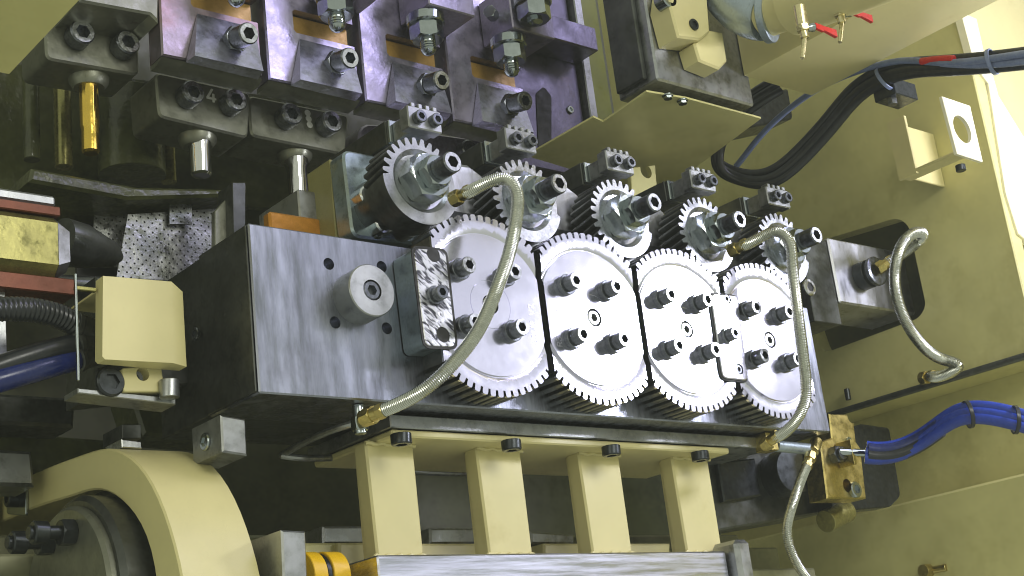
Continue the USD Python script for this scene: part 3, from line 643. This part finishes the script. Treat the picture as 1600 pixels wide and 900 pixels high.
def mark4(t):
    tm = meshkit.text_mesh('4', .020, .0006, True); v = np.array(tm.vertices); o = at(321, 157, 'y', .4185)
    part(t, 'painted_mark', (np.stack([o[0] + v[:, 0], o[1] - v[:, 2], o[2] + v[:, 1]], 1), np.array(tm.faces)), 'white', False)
def mark8(t):
    o = at(482, 186, 'y', .4185); ms = [cyl(.0055, .0012, o + [0.001 * (k - 1), 0, .0095 * (1 - k)], F_, 9) for k in range(3)]
    part(t, 'painted_mark', union(*ms), 'white')
holder([(68, 15), (216, 52), (218, 118), (72, 92)], (130, 49), (201, 65), (140, 92), (142, 240), True, 'punch holder with a gold coloured punch at the upper left')
holder([(242, 112), (392, 145), (388, 216), (248, 182)], (303, 143), (370, 155), (309, 180), (315, 275), False, 'punch holder with a painted four and a short steel punch', mark4)
holder([(388, 148), (545, 180), (540, 242), (392, 212)], (457, 177), (520, 189), (460, 212), (467, 308), False, 'punch holder with white paint dabs, right of the painted four', mark8)
hb = thing('rear_holder', 'grey rounded holder half hidden behind the second latch bracket', 'punch holder', at(715, 240, 'y', .42))
part(hb, 'holder_block', ext_y(rounded(px_y([(560, 190), (690, 210), (800, 225), (800, 300), (560, 290)], .42), .03), .42, .5, .003), 'violet')
q = at(735, 232, 'y', .40); part(hb, 'cap_screw', screw(.016, .02, q + [0, .02, 0], F_), 'bolt')

n = at(833, 12, 'y', .24); t = thing('hanging_nut', 'lone hex nut with washer hanging at the top edge right of the tool slabs', 'nut', n)
part(t, 'washer', cyl(.031, .02, n + [0, 0, .004], (0, 0, 1), 34, .002), 'zinc'); part(t, 'nut', hexa(.0275, .026, n + [0, 0, .0035], D_, .12), 'zinc')
part(t, 'stud', lathe([(.0125, 0), (.0125, .004), (.006, .008)], 22, n + [0, 0, -.0225], D_), 'zinc')
# rear plates beside the dies
rp = thing('rear_plate', 'dark purple steel slide plate right of the tool slabs', 'plate', (.55, .4, .5))
part(rp, 'slide_plate', box(.405, .575, .37, .40, .40, .90, .002), 'darkviolet')
part(rp, 'bevel_strip', box(.578, .597, .355, .40, .40, .90, .002), 'grey')
part(rp, 'green_strip', box(.600, .655, .375, .40, .40, .90, .002), 'greenp')
part(rp, 'pan_screw', screw(.007, .004, at(890, 172, 'y', .37), F_), 'zinc')
part(rp, 'upper_guide', box(.42, .575, .31, .368, .615, .66, .002), 'darkviolet')
part(rp, 'slot', ext_y(rounded(px_y([(838, 145), (850, 135), (862, 150), (862, 235), (842, 235)], .368), .006), .3685, .3695, 0), 'pit')

# back of the punch area: rods and cup
for n, (a, c, c2, r, m, lab) in enumerate([(98, 130, 262, .013, 'olivebrass', 'yellowish guide rod left of the gold punch'), (48, 100, 250, .012, 'wet', 'dark guide rod at the far left behind the punches'), (205, 150, 275, .05, 'wet', 'thick oily column behind the gold punch'), (262, 200, 285, .012, 'olivebrass', 'dim guide rod between the gold punch and the painted four')]):
    q, q2 = at(a, c, 'y', .6), at(a + 2, c2, 'y', .6); single('guide_rod', cyl(r, q[2] - q2[2], q2, (0, 0, 1), 22), m, lab, 'rod')
single('die_ledge', ext_y(px_y([(50, 262), (215, 292), (372, 296), (372, 306), (200, 311), (45, 283)], .40), .40, .70, .004), 'wet', 'dark oily ledge below the punches', 'ledge')
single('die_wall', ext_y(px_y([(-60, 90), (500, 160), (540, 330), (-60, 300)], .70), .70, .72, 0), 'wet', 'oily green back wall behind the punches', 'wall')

# ================================================================== HOSES AND CABLES
def hexfit(t, q, d, r=.0095, L=.03):
    d = np.asarray(d, float) / np.linalg.norm(d)
    part(t, 'fitting', union(hexa(r, L * .45, q, d), cyl(r * .75, L * .35, q + d * L * .4, d, 18), hexa(r * .9, L * .3, q + d * L * .7, d)), 'brass')
def braided(name, pts, r, label, f0=True, f1=True):
    t = thing(name, label, 'hose', pts[0], 'braided steel lubrication hoses')
    part(t, 'braid', tube(pts, r, 14, ridge=.0010, pitch=.0023), 'hose')
    if f0: hexfit(t, pts[0] - (pts[1] - pts[0]) / np.linalg.norm(pts[1] - pts[0]) * .022, pts[1] - pts[0], r + .003)
    if f1: hexfit(t, pts[-1] - (pts[-2] - pts[-1]) / np.linalg.norm(pts[-2] - pts[-1]) * .022, pts[-2] - pts[-1], r + .003)
def P(*l): return [at(a, c, 'y', y) for a, c, y in l]
braided('braided_hose', P((728, 302, .0), (760, 286, -.03), (790, 280, -.05), (806, 297, -.06), (808, 330, -.062), (797, 390, -.065), (775, 455, -.065), (748, 515, -.06), (715, 560, -.05), (672, 602, -.03), (630, 628, 0), (590, 645, .03)), .0072, 'long braided steel hose curving across the leftmost gear')
braided('braided_hose', P((1160, 384, .0), (1190, 370, -.03), (1215, 362, -.05), (1232, 375, -.06), (1238, 410, -.06), (1248, 500, -.06), (1258, 580, -.058), (1258, 625, -.05), (1240, 662, -.025), (1210, 684, .01)), .0072, 'braided steel hose hanging over the rightmost gear')
braided('braided_hose', P((1388, 410, .05), (1412, 395, .03), (1434, 378, .01), (1441, 366, -.01), (1425, 366, -.02), (1405, 393, -.015), (1398, 440, .0), (1412, 495, .0), (1440, 538, .0), (1475, 562, -.0), (1496, 570, -.01), (1490, 579, .0), (1455, 588, .05)), .0085, 'braided steel hose looping beside the wall cut-out')
braided('braided_hose', P((1262, 725, .055), (1248, 760, .05), (1235, 800, .05), (1230, 830, .05), (1238, 865, .05), (1262, 905, .05), (1290, 930, .05)), .0062, 'thin braided hose hanging below the brass manifold', True, False)
q = at(562, 662, 'y', .06); t = thing('pipe_union', 'zinc pipe union hanging under the gear box block', 'fitting', q)
part(t, 'union_body', union(hexa(.010, .016, q + [0, 0, -.008], (0, 0, 1)), cyl(.007, .034, q + [0, 0, -.012], (0, 0, 1), 18)), 'zinc')
part(t, 'side_nut', hexa(.011, .018, at(572, 652, 'y', .055), at(590, 645, 'y', .03) - at(572, 652, 'y', .055)), 'brass')

mf_ = thing('brass_manifold', 'yellow brass distributor block with holes right below the gear box', 'manifold', (.76, .1, -.2))
m = ext_y(px_y([(1296, 646), (1333, 648), (1338, 690), (1345, 700), (1354, 779), (1293, 779), (1282, 690), (1300, 684)], .10), .10, .135, .002)
for a, c in ((1311, 657), (1304, 764)): m = m - cyl(.0105, .05, at(a, c, 'y', .125), F_, 24)
part(mf_, 'block', m, 'brass')
part(mf_, 'socket_screw', screw(.0125, .008, at(1333, 766, 'y', .10), F_), 'zinc')
part(mf_, 'small_screw', screw(.006, .004, at(1325, 689, 'y', .10), F_), 'zinc')
part(mf_, 'banjo_bolt', union(hexa(.014, .014, at(1302, 712, 'y', .10), F_), cyl(.010, .020, at(1302, 712, 'y', .10), F_)), 'bolt')
part(mf_, 'outlet_tube', cyl(.006, .06, at(1310, 706, 'y', .085), at(1360, 708, 'y', .06) - at(1310, 706, 'y', .085), 16), 'zinc')
part(mf_, 'divider', box(*sorted((at(1316, 690, 'y', .085)[0], at(1320, 690, 'y', .085)[0])), .07, .098, at(1318, 728, 'y', .085)[2], at(1318, 690, 'y', .085)[2], .0005), 'brass')
bf = thing('blue_fitting', 'pale blue grey connector between two brass unions', 'fitting', at(1240, 700, 'y', .07))
qa, qb = at(1212, 697, 'y', .07), at(1268, 702, 'y', .07)
part(bf, 'sleeve', cyl(.0085, np.linalg.norm(qb - qa), qa, qb - qa, 22), 'elbow')
part(bf, 'union', box(*(lambda q: (q[0] - .012, q[0] + .012, q[1] - .012, q[1] + .012, q[2] - .013, q[2] + .013))(at(1197, 692, 'y', .07))), 'brass')
part(bf, 'union', hexa(.010, .03, at(1276, 690, 'y', .07), at(1262, 725, 'y', .055) - at(1276, 690, 'y', .07)), 'brass')
db = thing('dark_valve_block', 'black steel valve block with glossy panel behind the manifold', 'block', (.70, .25, -.21))
part(db, 'block_body', ext_y(px_y([(1104, 718), (1290, 690), (1296, 800), (1116, 830)], .19), .19, .28, .003), 'dark')
part(db, 'panel', ext_y(px_y([(1122, 722), (1180, 716), (1190, 774), (1132, 784)], .18), .18, .189, .002), 'black')
part(db, 'drum', cyl(.036, .05, at(1212, 745, 'y', .19), (-.2, -1, 0), 36), 'black')
part(db, 'right_plate', ext_y(rounded(px_y([(1345, 662), (1390, 668), (1408, 775), (1392, 792), (1300, 800), (1290, 690)], .16), .008), .16, .188, .002), 'black')
part(db, 'foot', cyl(.018, .06, at(1290, 815, 'y', .16), at(1330, 795, 'y', .16) - at(1290, 815, 'y', .16), 20), 'olivebrass')

def bundle(name, label, runs, ties=()):
    t = thing(name, label, 'cables', runs[0][0][0])
    for pts, r, m, nm in runs: part(t, nm, tube(pts, r, 12, .006), m)
    for q, d, r in ties: part(t, 'cable_tie', washer(r, r - .002, .006, q, d), 'steelblue' if name != 'blue_cable_bundle' else 'rubber')
def X(*l, x=.74, off=(0, 0, 0)): return [at(a, c, 'x', x) + np.array(off) for a, c in l]
def Xv(*l, off=(0, 0, 0)): return [at(a, c, 'x', x) + np.array(off) for a, c, x in l]
loop = [(1640, 88, .72), (1560, 98, .74), (1470, 105, .75), (1400, 113, .76), (1340, 145, .77), (1300, 190, .77), (1250, 245, .76), (1200, 280, .74), (1150, 276, .72), (1122, 255, .70), (1125, 215, .70), (1150, 180, .70), (1190, 150, .72), (1215, 135, .74)]
runs = [(Xv(*loop, off=(0, dy, dz)), r, 'rubber', 'cable') for dy, dz, r in ((0, 0, .0085), (.004, .014, .007), (-.005, -.010, .007), (.006, -.004, .006))]
blue = [(1640, 78, .70), (1560, 90, .72), (1470, 98, .735), (1410, 95, .75), (1330, 115, .76), (1260, 150, .77), (1200, 200, .77), (1170, 235, .77), (1150, 260, .77)]
runs.append((Xv(*blue), .0052, 'steelblue', 'cable'))
runs.append((Xv((1640, 88, .71), (1550, 100, .73), (1470, 98, .735)), .006, 'steelblue', 'cable'))
bundle('black_cable_bundle', 'bundle of black cables looping in front of the olive wall', runs, [(at(1547, 98, 'x', .735), (.2, -1, 0), .02), (at(1380, 125, 'x', .765), (.1, -1, .3), .021)])
single('red_sleeve', tube(Xv((1440, 96, .740), (1465, 93, .735), (1490, 92, .73)), .0056, 12), 'red', 'red heat shrink sleeve on the cable bundle', 'sleeve')
q = at(1385, 135, 'x', .78); t = thing('cable_clamp', 'black clamp with bolt holding the cable bundle', 'clamp', q)
part(t, 'clamp_body', box(q[0] - .01, q[0] + .05, q[1] - .02, q[1] + .02, q[2] - .022, q[2] + .006), 'black'); part(t, 'bolt', hexa(.008, .012, q + [0, -.005, -.022], D_), 'bolt')
def B(*l, off): return [at(a, c, 'y', y) + np.array(off) for a, c, y in l]
bl = [(1352, 707, .05), (1395, 706, .02), (1430, 692, -.01), (1465, 668, -.05), (1500, 648, -.09), (1545, 646, -.13), (1610, 662, -.18), (1650, 678, -.2)]
runs = [(B(*bl, off=(dx, 0, dz)), .0085, 'bluehose', 'cable') for dx, dz in ((0, 0), (.006, .010), (-.004, -.009))]
runs += [(B(*bl[:4], off=(.003, -.004, .004)), .0105, 'navyhose', 'sleeve'), (B(*bl[:4], off=(0, -.004, -.006)), .0105, 'rubber', 'sleeve')]
bundle('blue_cable_bundle', 'bright blue hoses tied together leaving at the right edge', runs, [(at(1510, 648, 'y', -.1) + [0, 0, 0], (1, -.9, .1), .021), (at(1583, 656, 'y', -.16), (1, -.9, -.2), .021)])

single('junction_block', ext_y(rounded(px_y([(1158, 152), (1232, 138), (1240, 185), (1170, 200)], .16), .006), .16, .23, .003), 'black', 'black junction block where the cable loop disappears behind the steel housing', 'block')
for n, (pts, y, m, lab) in enumerate([
    ([(-40, 612), (118, 622), (116, 668), (-40, 660)], .34, 'dark', 'dark cross bar under the hydraulic hoses'),
    ([(-40, 672), (205, 690), (205, 745), (-40, 735)], .42, 'wet', 'oily cross bar just above the wheel guard'),
    ([(-40, 700), (50, 705), (55, 760), (-40, 758)], .36, 'grey', 'dull steel cross bar at the left edge above the guard'),
    ([(205, 618), (300, 640), (345, 690), (225, 680)], .36, 'wet', 'oily gusset between the cover and the clamp block')]):
    single('cross_bar', ext_y(px_y(pts, y), y, y + .06, .004), m, lab, 'bar')
# U-shaped bracket on the wall
ub = thing('wall_bracket', 'cream U shaped bracket with a round hole on the side wall', 'bracket', (.95, -.06, .27))
f = px_y([(1472, 150), (1516, 165), (1536, 253), (1496, 240)], -.16)
part(ub, 'front_plate', ext_y(f, -.16, -.154, .001) - cyl(.0235, .1, at(1501, 203, 'y', -.157) + [0, .05, 0], F_, 36), 'rib')  # lamp glare on this plate is in its paint colour
f2 = px_y([(1412, 180), (1462, 188), (1478, 275), (1432, 270)], -.06); zz = at(1450, 272, 'y', -.06)[2]
xs0, xs1 = min(p[0] for p in f2), XW - .001
part(ub, 'back_plate', box(xs0 + .012, xs1, -.030, -.025, zz + .004, at(1440, 186, 'y', -.06)[2]), 'cream')
part(ub, 'side_plate', ext_y([f2[0], (f2[0][0] + .006, f2[0][1]), (f2[3][0] + .006, f2[3][1]), f2[3]], -.06, -.026, .0006), 'cream')
part(ub, 'lower_plate', box(f2[3][0], .906, -.153, -.026, zz, zz + .005, .0008), 'cream')
part(ub, 'pivot_screw', cyl(.008, .01, at(1500, 258, 'y', -.145), D_, 18), 'black')

# ================================================================== thin oil mist in the machine
MAT(stage, '/World/Looks/mist', {'v': ('principled_volume', {'color': (.93, .97, .90), 'density': .013, 'anisotropy': .1})}, volume='v.volume')
hz = usdkit.mesh(stage, '/World/haze', Manifold.cube([7.5, 7.0, 5.2]).translate([-3.0, -5.0, -1.95]), UsdShade.Material.Get(stage, '/World/Looks/mist'))
tag(hz.GetPrim(), 'thin oil mist filling the air of the machine', 'haze', kind='stuff')
